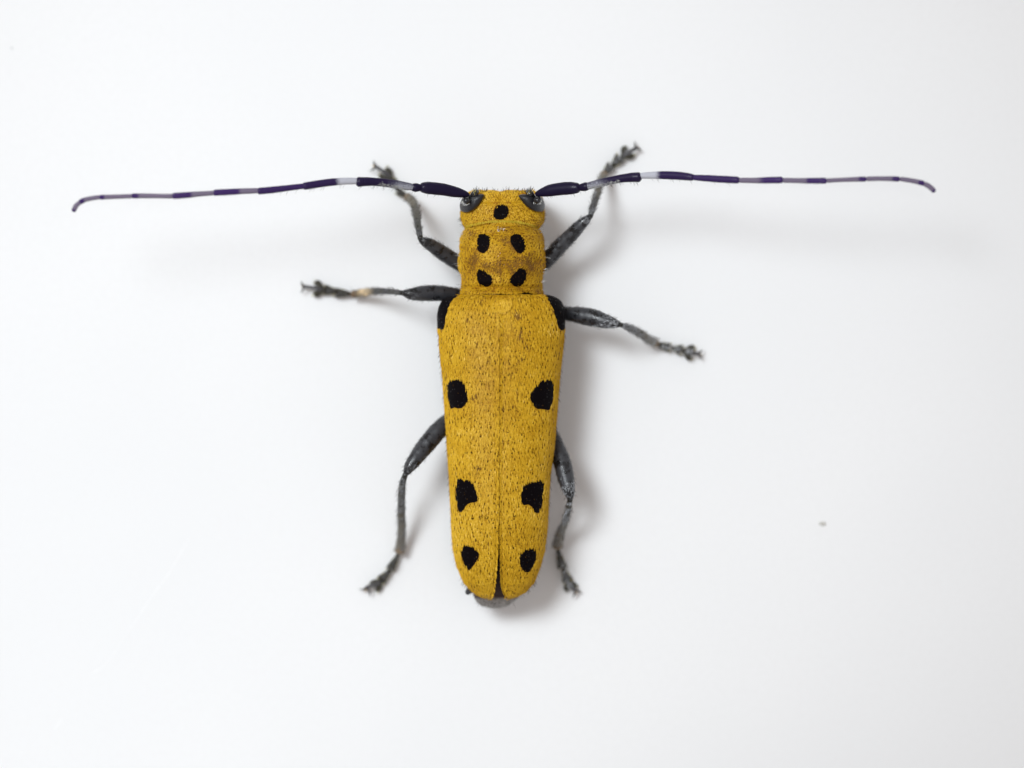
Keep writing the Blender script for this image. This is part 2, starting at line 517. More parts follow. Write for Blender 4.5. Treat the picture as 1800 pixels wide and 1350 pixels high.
def fur(parent, V, F, n, flow, S, length, width, punct, thin=None, lift=.16, mat=None, name="setae", zmin=-9, margin=.5, tint=(.5, .23), dull=None):
    P, Nn = scatter(V, F, n)
    px, py = PX(P)
    d = flow(px, py)
    d = np.c_[d, np.zeros(len(d))] + rng.normal(0, .16, (len(P), 3))
    d = unit(d - (d * Nn).sum(1)[:, None] * Nn)
    L = length * (.7 + .6 * rng.random(len(P)))
    keep = P[:, 2] > zmin
    if S is not None:
        sd = spots(px, py, S)
        keep &= sd > margin + rng.normal(0, 1.2, len(P))
        tip = P + d * L[:, None] * .8
        tx, ty = PX(tip)
        keep &= spots(tx, ty, S) > -2.2 + rng.normal(0, .9, len(P))
    if punct is not None:
        for k in (0, .35, .7, .95):
            q = P + d * (L * k)[:, None]
            qx, qy = PX(q)
            keep &= ~(punct(qx, qy) & (rng.random(len(P)) < .93))
    if thin is not None:
        keep &= rng.random(len(P)) > thin(px, py)
    P, Nn, d, L, px, py = P[keep], Nn[keep], d[keep], L[keep], px[keep], py[keep]
    lf = lift * (.4 + 1.2 * rng.random(len(P)))
    Nf = unit(Nn + np.array([0, 0, 1.0]) * np.clip(1 - Nn[:, 2:], 0, 1) * 1.6)
    VV, FF = ribbons(P + Nn * .002, d, Nf, L, width * (.7 + .6 * rng.random(len(P))), lf, .35)
    tb = tint[0] - (dull(px, py) if dull else 0)
    tt = np.clip(tb + .22 * fbm(px, py, 26, 11) + rng.normal(0, tint[1], len(P)), 0, 1)
    return mesh(name, VV, FF, mat or M_gold, parent, {'tint': np.repeat(tt, 6)}, smooth=False, kind="stuff")

def pit_fuzz(parent, V, F, n, flow, pun, L, wid, zmin, frac, S=None):
    """dark fuzz that fills the punctures"""
    P, Nn = scatter(V, F, n)
    px, py = PX(P)
    k = (P[:, 2] > zmin) & pun(px, py) & (rng.random(len(P)) < frac * np.clip(Nn[:, 2], .05, 1))
    if S is not None:
        k &= (spots(px, py, S) > 0) | (rng.random(len(P)) < .10)
    P, Nn, px, py = P[k], Nn[k], px[k], py[k]
    d = np.c_[flow(px, py), 0 * px] + rng.normal(0, .25, (len(P), 3))
    d = unit(d - (d * Nn).sum(1)[:, None] * Nn)
    VV, FF = ribbons(P, d, Nn, L * (.6 + .7 * rng.random(len(P))), wid, .22, .1)
    mesh("bristles", VV, FF, M_pit_hair, parent, {'tint': np.repeat(np.clip(.5 + .8 * vnoise(px, py, 5, 71), 0, 1), 6)}, smooth=False, kind="stuff")

def strands(name, parent, items, mat, width=.9):
    """items: list of (px,py,z, dx,dy,dz, length_px) single bristles"""
    A = np.array(items, float)
    P = W(A[:, 0], A[:, 1], A[:, 2])
    d = unit(np.c_[A[:, 3], -A[:, 4], A[:, 5]])
    up = np.tile([0, 0, 1.0], (len(A), 1)) + rng.normal(0, .1, (len(A), 3))
    nr = unit(up - (up * d).sum(1)[:, None] * d)
    V, F = ribbons(P, d, nr, A[:, 6] / 100, width / 100, .18 * rng.random(len(A)), .3)
    return mesh(name, V, F, mat, parent, {'tint': np.repeat(rng.random(len(A)), 6)}, smooth=False, kind="stuff")

# --- elytra
ely_top_raw = lambda y: np.interp(y, [514, 522, 545, 600, 700, 800, 880, 940, 990, 1025, 1045, 1053], [1.86, 1.97, 2.08, 2.14, 2.13, 2.08, 2.0, 1.88, 1.70, 1.48, 1.30, 1.18])
_yy = np.arange(480, 1090, .5)
_k = np.exp(-.5 * (np.arange(-80, 81) * .5 / 14) ** 2); _k /= _k.sum()
_zz = np.convolve(np.pad(ely_top_raw(_yy), 80, mode='edge'), _k, 'valid')
_w = np.clip((1040 - _yy) / 60, 0, 1) * np.clip((_yy - 522) / 30, 0, 1)
_zz = _zz * _w + ely_top_raw(_yy) * (1 - _w)
ely_top = lambda y: np.interp(y, _yy, _zz)
ely_side = lambda y: np.interp(y, [514, 560, 800, 1000, 1053], [1.28, 1.2, 1.12, 1.06, 1.04])
L_out = edge_fn([(808, 516), (797, 518.5), (786, 522), (776, 529), (770.5, 540), (768, 555), (768.5, 575), (771, 595), (774, 630), (777, 656), (781, 710), (784, 758), (789, 836), (792, 890), (793.5, 930), (796, 965), (803, 996), (814, 1022), (826, 1037), (838, 1046), (850, 1051), (859, 1053)], 1.5)
L_in = edge_fn([(878.9, 516), (878.6, 560), (877.95, 700), (877.2, 830), (876.7, 930), (876.3, 955), (875.6, 975), (873.5, 1000), (871.8, 1020), (869.5, 1038), (866.5, 1047), (863, 1051), (859.5, 1053)], 1.5)
R_out = edge_fn([(955, 516), (966, 518.5), (977, 522), (987, 529), (992, 540), (994, 555), (993.5, 575), (991.5, 600), (988, 630), (985, 656), (981.5, 700), (978, 742), (974, 789), (967.5, 836), (965, 877), (962.5, 928), (958, 966), (950, 996), (939.5, 1023), (926, 1039), (913, 1047), (902, 1051), (895, 1053)], 1.5)
R_in = edge_fn([(879.2, 516), (878.9, 560), (878.35, 700), (877.8, 830), (877.8, 950), (878.6, 975), (879, 1000), (879.5, 1020), (881.8, 1037), (885, 1045.5), (889.5, 1050.5), (894, 1053)], 1.5)
pun_e, pun_pts = puncture_mask(760, 510, 1000, 1056, 5.9, .90, .97, 1.25, 1.9)
def elytron(fo, fi, sgn):
    s = np.linspace(0, 1, 250)
    ys = 516 + 537 * (s * .85 + .15 * np.sin(s * math.pi / 2) ** 1)   # denser towards the apex
    ys = 516 + (ys - 516) / (ys[-1] - 516) * 537
    nt_ = 64
    t = np.linspace(0, math.pi / 2, nt_)
    pw = .80
    rows = []
    ys = ys + 2.2 * (1 - s) ** 30
    ysr = np.concatenate([[518, 518], ys, [1053, 1053]])
    drop = np.zeros(len(ysr)); drop[0] = .5; drop[1] = .12
    for y, dr in zip(ysr, drop):
        xo, xi = float(fo(y)), float(fi(y))
        zt, zs = float(ely_top(y)), float(ely_side(y))
        if dr: y = y + (1.5 if dr < .3 else 3)
        w = abs(xo - xi)
        q = min(1, w / 30.0)
        zt2 = zs + (zt - zs) * (q ** .5)
        x = xi + (xo - xi) * np.sin(t) ** pw
        z = zs + (zt2 - zs) * np.cos(t) ** pw
        dpx = np.abs(x - xi)
        z = z + .020 * np.exp(-(dpx / 1.5) ** 2) - .022 * np.exp(-((dpx - 3.4) / 1.3) ** 2)
        # faint longitudinal unevenness
        z = z + .012 * fbm(x, y + 0 * x, 34, 3)
        xin = np.array([xi + sgn * .5, xi, xi]); zin = np.array([z[0] - .35, z[0] - .22, z[0] - .06])
        xou = xo + np.array([0, -sgn * 1, -sgn * 4, -sgn * 8]) * q; zou = zs - np.array([.06, .16, .26, .30])
        xx = np.concatenate([xin, x, xou]); zz = np.concatenate([zin, z, zou]) - dr
        rows.append(W(xx, y + 0 * xx, zz))
    V = np.array(rows); nr, nc = V.shape[:2]
    F = grid_faces(nr, nc)
    if sgn < 0: F = F[:, ::-1]
    V = V.reshape(-1, 3)
    px, py = PX(V)
    # normals upward?
    a, b, c = V[F[2000, 0]], V[F[2000, 1]], V[F[2000, 2]]
    if np.cross(b - a, c - a)[2] < 0: F = F[:, ::-1]
    def flow(x, y):
        lat = (x - 878) / 110
        return np.c_[lat * .12 + .12 * vnoise(x, y, 30, 21), -np.ones(len(x))]
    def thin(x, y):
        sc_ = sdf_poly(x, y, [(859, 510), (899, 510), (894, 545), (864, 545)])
        sheen_zone = np.exp(-((x - 882) / 62) ** 4 - ((y - 625) / 105) ** 2)  # duller upper centre: hair sheen painted into the colour
        worn_sheen = .16 * sheen_zone + np.clip((fbm(x + 9 * vnoise(x, y, 13, 2), y + 9 * vnoise(x, y, 13, 4), 19, 41) - .5) * 2.0, 0, .6) + .26 * sheen_zone * vnoise(x, y, 7, 15)
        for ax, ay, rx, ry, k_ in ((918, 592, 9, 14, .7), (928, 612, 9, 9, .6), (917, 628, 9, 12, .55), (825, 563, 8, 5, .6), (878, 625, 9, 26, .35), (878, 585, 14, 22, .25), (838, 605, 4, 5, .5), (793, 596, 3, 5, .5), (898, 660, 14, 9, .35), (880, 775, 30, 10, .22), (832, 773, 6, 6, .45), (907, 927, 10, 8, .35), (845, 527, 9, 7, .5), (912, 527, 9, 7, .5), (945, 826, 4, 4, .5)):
            worn_sheen = np.maximum(worn_sheen, k_ * np.exp(-((x - ax) / rx) ** 2 - ((y - ay) / ry) ** 2) * (1 + .5 * vnoise(x, y, 3.5, 7)))
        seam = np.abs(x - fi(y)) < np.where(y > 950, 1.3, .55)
        return np.where((sc_ < 0) | (seam & (y > 560)), 1.0, np.clip(worn_sheen * 1.25, 0, .85))
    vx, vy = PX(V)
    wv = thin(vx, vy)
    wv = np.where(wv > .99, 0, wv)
    o = mesh("elytron", V, F, M_ely, beetle, {'spot': spots(vx, vy, S_ELY), 'worn_sheen': wv})
    fur(o, V, F, 60000, flow, S_ELY, .062, .0125, pun_e, thin, zmin=.98, tint=(.52, .15), lift=.08, dull=lambda x, y: .16 * np.exp(-((x - 882) / 66) ** 4 - ((y - 620) / 110) ** 2))  # hair tint lowered over the centre to paint in the sheen
    pit_fuzz(o, V, F, 100000, flow, pun_e, .025, .0105, .98, .85, S_ELY)
    # fringe along the side margin
    it = []
    for i in range(120):
        y = 585 + 450 * rnd.random()
        x = float(fo(y))
        it.append((x - sgn * .6, y, float(ely_side(y)) + .12 + .25 * rnd.random(), sgn * (.55 + .3 * rnd.random()), 1.0, .25, 5 + 4.5 * rnd.random()))
    for i in range(26):
        y = 1020 + 32 * rnd.random()
        it.append((float(fo(y)), y, 1.1, sgn * .5 + rnd.uniform(-.4, .4), 1.0, -.1, 5 + 4 * rnd.random()))
    strands("margin_hairs", o, it, M_dark_hair, .33)
    # thin pale rim of hairs beside the suture
    it = []
    for i in range(420):
        y = 548 + 500 * rnd.random()
        x = float(fi(y)) + sgn * rnd.uniform(.8, 2.0)
        it.append((x, y, float(ely_top(y)) - .0 if y < 1000 else float(ely_side(y)) + (float(ely_top(y)) - float(ely_side(y))) * min(1, abs(float(fo(y)) - float(fi(y))) / 30) ** .5, sgn * .05, 1, .05, 7))
    return o
elyL = elytron(L_out, L_in, -1)
elyR = elytron(R_out, R_in, 1)

# --- scutellum
scu_out = [(858, 520), (868, 519.5), (879, 519.5), (890, 519.5), (900, 520), (900, 528), (897, 538), (892, 545), (886, 547.5), (879, 548), (871, 547.5), (865, 545), (861, 538), (858.5, 528)]
V, F = pillow(scu_out, lambda x, y: np.interp(y, [514, 522, 545, 600], [1.93, 2.0, 2.085, 2.12]) + 0 * np.asarray(x), .006, .08, 10, 1)
scu = mesh("scutellum", V, F, M_ely, beetle, {'spot': np.full(len(V), 9.0)})
Fq = np.array([f for f in F if len(f) == 4][:-40])
fur(scu, V, Fq, 2600, lambda x, y: np.c_[(x - 879) / 60, -np.ones(len(x))], None, .05, .0125, pun_e, None, zmin=1.8, lift=.1, tint=(.54, .15))
pit_fuzz(scu, V, Fq, 3600, lambda x, y: np.c_[0 * x, -np.ones(len(x))], pun_e, .034, .010, 1.8, .6)

# --- pronotum
P_l = edge_fn([(822, 399), (817, 402), (812, 410), (808, 421), (807.5, 430), (808, 440), (806, 452), (804.5, 462), (806, 472), (810, 482), (811.5, 490), (810.5, 503), (809, 517), (809, 521)], 2)
P_r = edge_fn([(942, 399), (947, 402), (953, 410), (956.5, 421), (957, 432), (957, 442), (958.5, 455), (959, 465), (957, 475), (954.5, 484), (953, 495), (953.5, 505), (955.5, 517), (955.5, 521)], 2)
def front_y(u):  # arc of the front margin, u -1..1
    return 390 + 11.5 * np.abs(u) ** 2.2
def rear_y(u):
    return 518.4 - 3.0 * np.exp(-(u / .5) ** 2) + .5 * np.sin(u * 9) - 4.6 * np.exp(-((u - .62) / .17) ** 2) - 1.6 * np.exp(-((u + .42) / .14) ** 2)
def pron():
    nr, ncol = 130, 110
    rows = []
    u = np.linspace(-math.pi / 2, math.pi / 2, ncol)
    for r in range(nr):
        s = r / (nr - 1)
        sx = np.sign(u) * np.abs(np.sin(u)) ** .86
        y = front_y(sx) + (rear_y(sx) - front_y(sx)) * s
        yy = np.clip(y, 399, 521)
        xl, xr = P_l(yy), P_r(yy)
        cx = (xl + xr) / 2; hw = (xr - xl) / 2
        sh = 1 - .10 * np.exp(-(s / .05) ** 2)
        zt = np.interp(s, [0, .04, .12, .3, .6, .82, .93, 1], [1.70, 1.80, 1.88, 1.97, 2.0, 1.95, 1.92, 1.90])
        zs = 1.15
        x = cx + hw * sx
        z = zs + (zt - zs) * np.abs(np.cos(u)) ** .8
        ln = (np.hypot(x - 826, (y - 470) * .8))
        z = z - .11 * np.exp(-(ln / 9) ** 2)
        ln = (np.hypot(x - 940, (y - 462) * .8))
        z = z - .10 * np.exp(-(ln / 10) ** 2)
        z = z - .09 * np.exp(-((y - 506) / 5) ** 2) - .05 * np.exp(-((y - 409) / 5) ** 2) + .02 * np.exp(-((x - 880) / 3) ** 2) * (s > .45)
        z = z + .02 * fbm(x, y, 22, 8)
        xin = x[:1] + np.array([5, 2, .5]); xou = x[-1:] - np.array([.5, 2, 5])
        zz = np.concatenate([zs - np.array([.5, .3, .12]), z, zs - np.array([.12, .3, .5])])
        rows.append(W(np.concatenate([xin, x, xou]), np.concatenate([y[:1].repeat(3), y, y[-1:].repeat(3)]), zz))
    rows = [rows[0] - [0, 0, .35], rows[0] - [0, 0, .05]] + rows + [rows[-1] - [0, 0, .06], rows[-1] - [0, 0, .35]]
    V = np.array(rows); nr, nc = V.shape[:2]
    F = grid_faces(nr, nc); V = V.reshape(-1, 3)
    f = F[len(F) // 2]
    if np.cross(V[f[1]] - V[f[0]], V[f[2]] - V[f[0]])[2] < 0: F = F[:, ::-1]
    px, py = PX(V)
    pun, _ = puncture_mask(795, 385, 965, 525, 5.4, .95, .95, 1.0)
    def flow(x, y):
        a = 2.2 * vnoise(x, y, 34, 31)
        side = (x - 880) / 75
        return np.c_[-side * .9 + .5 * np.sin(a), -.55 + .8 * np.cos(a) * np.sign(470 - y) * .4 - .4 * (y > 495)]
    def thin(x, y):
        w = fbm(x, y, 26, 51) * .9 + .55 * np.exp(-((x - 935) / 14) ** 2 - ((y - 462) / 22) ** 2) + .5 * np.exp(-((x - 882) / 22) ** 2 - ((y - 400) / 9) ** 2) + .45 * np.exp(-((x - 834) / 8) ** 2 - ((y - 450) / 16) ** 2)
        w = w + .30 * np.exp(-((x - 881) / 34) ** 2 - ((y - 455) / 30) ** 2)
        w = np.clip(w * 1.25 - .02, 0, .8)
        return np.where((np.abs(x - 880.5 - .4 * np.sin(y / 7)) < .8) & (y > 452) & (y < 497), 1.0, w)
    o = mesh("pronotum", V, F, M_pro, beetle, {'spot': spots(px, py, S_PRO), 'worn_sheen': np.where(thin(px, py) > .99, .6, thin(px, py))})
    fur(o, V, F, 34000, flow, S_PRO, .032, .0100, pun, thin, zmin=1.0, lift=.14, tint=(.52, .10), dull=lambda x, y: .5 * thin(x, y))
    pit_fuzz(o, V, F, 90000, flow, pun, .012, .0105, 1.1, .95, S_PRO)
    it = []
    for i in range(46):
        y = rnd.uniform(403, 512); s = rnd.choice((-1, 1))
        x = float(P_l(y)) if s < 0 else float(P_r(y))
        it.append((x - s * 2, y, 1.3 + .3 * rnd.random(), s, rnd.uniform(-.5, .35), .35, rnd.uniform(5, 14)))
    strands("side_hairs", o, it, M_pale_hair, .5)
    it = []
    for i in range(330):
        u_ = rnd.uniform(-.97, .97)
        x = 882 + u_ * 66
        it.append((x, float(front_y(u_)) + rnd.uniform(-.5, 1.6), 1.80 - .55 * abs(u_) ** 5, u_ * .3 + rnd.gauss(0, .15), -1, .15, rnd.uniform(2, 4)))
    strands("collar_hairs", o, it, M_collar, 1.0)
    it = [(a + rnd.gauss(0, 1), b + rnd.gauss(0, 1), 1.98, rnd.gauss(0, .7), rnd.gauss(0, .7), .4, rnd.uniform(3, 6)) for a, b in [(874, 402), (878, 404), (883, 402), (879, 449), (880, 452), (880, 456), (881, 461)] for _ in range(3)]
    strands("midline_hairs", o, it, M_pale_hair, .7)
    return o
pron()

# --- head
H_l = edge_fn([(838, 333.5), (828, 335.5), (818, 341), (812, 349), (810, 360), (809, 372), (809.5, 384), (812, 393), (817, 401), (822, 408)], 1.5)
H_r = edge_fn([(932, 333.5), (940, 335.5), (949, 341), (955, 349), (957.5, 360), (957.5, 372), (957.5, 384), (955, 392), (949, 400), (944, 408)], 1.5)
def head():
    ncol = 90
    u = np.linspace(-math.pi / 2, math.pi / 2, ncol)
    rows = []
    s = np.linspace(0, 1, 80)
    ys = 334.5 + 73 * s ** 1.25
    for y in ys:
        xl, xr = float(H_l(y)), float(H_r(y))
        zt = np.interp(y, [334.5, 336, 339, 345, 360, 385, 408], [1.40, 1.52, 1.60, 1.68, 1.78, 1.80, 1.74])
        zs = np.interp(y, [334, 350, 408], [.95, .95, 1.0])
        sx = np.sign(u) * np.abs(np.sin(u)) ** .9
        x = (xl + xr) / 2 + (xr - xl) / 2 * sx
        z = zs + (zt - zs) * np.abs(np.cos(u)) ** .72
        yy = y + 2.2 * np.exp(-((x - 879) / 7) ** 2) * math.exp(-((y - 334) / 8) ** 2)
        z = z - .03 * np.exp(-((x - 879) / 2.5) ** 2) * (y < 372) + .015 * fbm(x, y + 0 * x, 20, 4)
        z = z - .03 * np.exp(-((y - 352) / 9) ** 2) * np.exp(-((x - 879) / 14) ** 2)
        xin = x[:1] + np.array([12, 4, .6]); xou = x[-1:] - np.array([.6, 4, 12])
        zz = np.concatenate([zs - np.array([.5, .38, .15]), z, zs - np.array([.15, .38, .5])])
        rows.append(W(np.concatenate([xin, x, xou]), np.concatenate([yy[:1].repeat(3), yy, yy[-1:].repeat(3)]), zz))
    fr = []
    for k, dy in ((.95, 8), (.75, 3.5), (.45, 1.2), (.15, .2)):
        r = rows[0].copy(); r[:, 2] = r[:, 2] * (1 - k) + .45 * k; r[:, 1] -= dy / 100
        fr.append(r)
    V = np.array(fr + rows); nr, nc = V.shape[:2]
    F = grid_faces(nr, nc); V = V.reshape(-1, 3)
    f = F[len(F) // 2]
    if np.cross(V[f[1]] - V[f[0]], V[f[2]] - V[f[0]])[2] < 0: F = F[:, ::-1]
    px, py = PX(V)
    o = mesh("head", V, F, M_pro, beetle, {'spot': spots(px, py, S_HEAD)})
    pun, _ = puncture_mask(800, 330, 962, 410, 4.9, .9, .95, 1.0)
    def flow(x, y):
        a = 1.6 * vnoise(x, y, 26, 77)
        side = (x - 880) / 75
        fwd = np.where(y < 356, 1.0, -.5)
        return np.c_[side * .9 + .35 * np.sin(a), fwd * (.8 + .3 * np.cos(a))]
    ex = [chaikin(EYE_L, 2), chaikin(EYE_R, 2)]
    def thin(x, y):
        e = np.minimum(sdf_poly(x, y, ex[0]), sdf_poly(x, y, ex[1]))
        w = np.clip(fbm(x, y, 22, 61) * .9 + .1, 0, .6)
        return np.where(e < 1.2, 1.0, w)
    fur(o, V, F, 21000, flow, S_HEAD, .036, .0100, pun, thin, zmin=1.0, lift=.18, tint=(.56, .11))
    pit_fuzz(o, V, F, 45000, flow, pun, .012, .0105, 1.1, .9, S_HEAD)
    it = []
    for i in range(70):
        x = rnd.uniform(830, 938)
        it.append((x, 335.5 + rnd.random() * 3, 1.45 + .1 * rnd.random(), (x - 880) / 120 + rnd.gauss(0, .25), -1, .4, rnd.uniform(4, 10)))
    for i in range(16):
        s_ = rnd.choice((-1, 1)); y = rnd.uniform(375, 398)
        x = float(H_l(y)) if s_ < 0 else float(H_r(y))
        it.append((x - s_, y, 1.3, s_, rnd.uniform(-.3, .5), .2, rnd.uniform(4, 9)))
    strands("front_hairs", o, it, M_dark_hair, .55)
    return o
EYE_L = [(852, 341.5), (846, 341), (838, 341.5), (829, 341), (818, 343), (811, 350), (807.5, 361), (809, 369), (814, 372.5), (824, 373), (834, 368), (842, 360), (848, 351)]
EYE_R = [(910, 343.5), (917, 341.5), (926, 341), (937, 341), (948, 343.5), (955, 350), (958.5, 360), (957.5, 368), (953, 372), (942, 372), (932, 367.5), (923, 360.5), (915, 351)]
hd = head()
def eye(out):
    zf = lambda x, y: 1.71 - np.clip((np.abs(np.asarray(x, float) - 882) - 34) / 43, 0, 1.2) ** 3.0 * .42
    V, F = pillow(out, zf, .085, .25, 12, 2)
    return mesh("eye", V, F, M_eye, hd)
eye(EYE_L); eye(EYE_R)
# socket, tubercle, bulb and silvery hairs round each antenna base
for s, bx, by, tx, ty in ((-1, 821.5, 351, 836, 339.5), (1, 943, 350, 930, 339)):
    V1 = tube([(bx - s * 4, by - 2, 1.62, 5.4), (bx, by, 1.74, 7.0), (bx + s * 1.5, by + 1.5, 1.80, 6.8)], ns=18, flat=.9)
    ob = mesh("antennal_socket", V1[0], V1[1], M_socket, hd)
    V1 = tube([(tx - s * -6, ty + 6, 1.66, 4.6), (tx + s * 2, ty + 1, 1.74, 6.2), (tx - s * 2, ty - 2, 1.68, 4.6)], ns=16, bump=.1)
    mesh("antennal_tubercle", V1[0], V1[1], M_socket, hd)
    it = [(bx + s * rnd.uniform(-5, 9), by + rnd.uniform(5, 9.5) - abs(rnd.gauss(0, 1)), 1.78 + .03 * rnd.random(), s * rnd.uniform(-.2, 1.1), rnd.uniform(-.6, .6), .2, rnd.uniform(3, 5.5)) for _ in range(34)]
    it = [q_ for q_ in it if not (s * (q_[0] - bx) > 6 and q_[1] > by + 7)]
    strands("socket_hairs", hd, it, M_pale_hair, .9)
    it = [(tx - s * rnd.uniform(-5, 3), ty + rnd.uniform(-3, 6), 1.80, s * rnd.uniform(-.3, .3), rnd.uniform(-1, -.2), .4, rnd.uniform(3, 6)) for _ in range(8)]
    strands("socket_hairs", hd, it, M_olive_hair, .9)
    it = [(tx + s * rnd.uniform(-4, 4), ty - 3, 1.65, s * rnd.uniform(-.6, .8), -1, .5, rnd.uniform(6, 12)) for _ in range(10)]
    strands("socket_hairs", hd, it, M_dark_hair, .5)

# --- thorax and abdomen under the wing cases
def belly(name, ys, hw, zt, zb, cx, mat, grooves=()):
    yy = np.linspace(ys[0], ys[-1], 120); ang = np.linspace(0, 2 * math.pi, 40, endpoint=False)
    rows = []
    for y in yy:
        w, a, b, c = (np.interp(y, ys, q_) for q_ in (hw, zt, zb, cx))
        gr = 1 - sum(.06 * math.exp(-((y - g_) / 2.0) ** 2) for g_ in grooves)
        x = c + w * gr * np.sign(np.cos(ang)) * np.abs(np.cos(ang)) ** .85
        z = (a + b) / 2 + (a - b) / 2 * gr * np.sign(np.sin(ang)) * np.abs(np.sin(ang)) ** .85
        rows.append(W(x, y + 0 * x, z))
    V = np.array(rows); nr = len(yy)
    F = grid_faces(nr, 40, True); V = V.reshape(-1, 3)
    V = np.concatenate([V, V[:40].mean(0)[None], V[-40:].mean(0)[None]])
    n0 = nr * 40
    F = F.tolist() + [(n0, j, (j + 1) % 40) for j in range(40)] + [(n0 + 1, n0 - 40 + (j + 1) % 40, n0 - 40 + j) for j in range(40)]
    t = np.concatenate([np.repeat(np.linspace(0, 1, nr), 40), [0, 1]])
    return mesh(name, V, F, mat, beetle, {'t': t})
belly("thorax", [398, 410, 450, 500, 530, 600, 690, 705], [30, 55, 64, 62, 82, 90, 82, 60], [1.3, 1.5, 1.6, 1.6, 1.7, 1.75, 1.7, 1.6], [.9, .55, .42, .45, .40, .36, .42, .6], [880, 881, 881, 881, 880, 880, 880, 880], M_thorax)
abd = belly("abdomen", [690, 720, 800, 900, 980, 1020, 1040, 1052, 1060, 1066, 1069], [74, 84, 80, 70, 60, 52, 46, 38, 31, 22, 8], [1.6, 1.68, 1.62, 1.5, 1.25, 1.1, 1.02, .96, .90, .82, .7], [.6, .42, .45, .5, .52, .50, .50, .50, .50, .52, .6], [880, 880, 879, 878, 876, 875, 874, 872, 870, 869, 870], M_abdomen, (760, 830, 895, 950, 1000, 1045))
V1 = tube([(834, 1032, .98, 7), (826, 1037, .93, 6.5), (822.5, 1041, .9, 5)], ns=16, flat=.7)
mesh("abdomen_lobe", V1[0], V1[1], M_thorax, abd, {'t': V1[2]})
it = [(rnd.uniform(838, 908), 1050 + 12 * rnd.random(), .9, rnd.uniform(-.5, .5), 1, .1, rnd.uniform(5, 10)) for _ in range(60)]
strands("tail_hairs", abd, it, M_dark_hair, .4)

# --- antennae
def antenna(segs, s):
    root_o = empty("antenna", W(segs[0][0][0][0], segs[0][0][0][1], 1.7), beetle)
    for k, (pts, dark) in enumerate(segs):
        ns = 22
        V, F, t, ang = tube(pts, ns=ns, nl=40, flat=.95, caps=(.5, .75), bump=.02, seed=k + 3)
        px, py = PX(V)
        t = np.clip(t, 0, 1)
        if dark is None: pale = np.zeros(len(V))
        else:
            e, wd_ = dark                       # pale up to fraction e, fading over wd_
            pale = np.clip((e + wd_ / 2 - t) / wd_, 0, 1)
            if k == 2:
                side = .5 + .5 * np.cos(ang) * (1 if s > 0 else -1)
                pale = np.clip(pale * (.75 + .55 * side) - .12, 0, 1) * .5
            if k >= 7:
                pale = np.clip(pale, 0, 1) * 1.0
        far = np.clip((k - 1.6) / 3.4, 0, 1)
        nm = "scape" if k == 0 else "pedicel" if k == 1 else "antenna_segment"
        mesh(nm, V, F, M_ant, root_o, {'pale': pale, 'far': np.full(len(V), far), 't': t})
        # joint ball
    it = []
    for k, (pts, dark) in enumerate(segs[:6]):
        C = curve(pts, 60)
        nh = (12, 2, 22, 8, 3, 0)[k]
        for _ in range(nh):
            i = rnd.randrange(4, 58)
            x, y, z, w = C[i]
            it.append((x, y + w * .85, z - .03, s * rnd.uniform(.3, .9), 1, -.1, w * .15 + rnd.uniform(4, 9) * (1 if k else .7)))
        if dark is not None and k == 2:
            for _ in range(210):
                i = rnd.randrange(0, 36)
                x, y, z, w = C[i]
                o_ = rnd.uniform(-.35, .95)
                it2.append((x, y + w * o_, z + w / 100 * math.sqrt(max(0, 1 - o_ * o_)) * .95, s, rnd.uniform(-.1, .25), .1, rnd.uniform(3, 6)))
    strands("underside_hairs", root_o, it, M_dark_hair, .34)
    strands("pale_hairs", root_o, it2, M_mid_hair, .6)
    return root_o
zl = lambda d: float(np.interp(d, [0, 120, 300, 500, 760], [1.72, 2.1, 2.5, 2.85, 3.0]))
def seg(pts, x0, s):
    return [(x, y, zl(abs(x - x0)), w) for x, y, w in pts]
A_L = [([(823, 343, 4.0), (816, 341, 6.5), (800, 337.5, 9.2), (778, 333, 10.6), (752, 330.2, 10.6), (744, 329.8, 9.2)], None),
       ([(741, 330, 5.0), (736, 329.8, 6.6), (730, 329.6, 7.6), (727, 329.4, 7.0)], None),
       ([(724, 328.6, 6.0), (712, 327, 7.0), (691, 323.2, 7.3), (660, 319.6, 7.0), (642, 319.3, 7.8), (631, 320.0, 8.6)], (.48, .45)),
       ([(626, 318.4, 5.5), (606, 318.4, 6.0), (582, 320.4, 6.4), (558, 323.6, 6.5), (536, 327.2, 6.7)], (.36, .22)),
       ([(532, 327.4, 4.8), (510, 330, 5.2), (480, 333.6, 5.8), (456, 335.8, 6.0)], None),
       ([(452, 335.3, 4.6), (430, 336, 5.0), (400, 337.6, 5.4), (378, 338.8, 5.5)], (.42, .18)),
       ([(374, 339.4, 4.1), (350, 341, 4.6), (325, 343.2, 5.3), (306, 344.4, 5.4)], (.55, .22)),
       ([(302, 344.9, 4.2), (280, 344.7, 4.0), (255, 344.3, 4.3), (234, 344.4, 4.4)], (.86, .12)),
       ([(230, 345, 3.9), (210, 345.6, 3.8), (190, 346.3, 4.0), (177, 346.8, 4.3)], (.88, .1)),
       ([(173, 347, 4.0), (162, 348.4, 3.9), (150, 351, 4.2), (142, 354.5, 4.5)], (.8, .15)),
       ([(139.5, 356.5, 3.9), (134, 361.5, 4.2), (130.5, 368, 4.3), (129.6, 370, 3.8)], (.9, .2))]
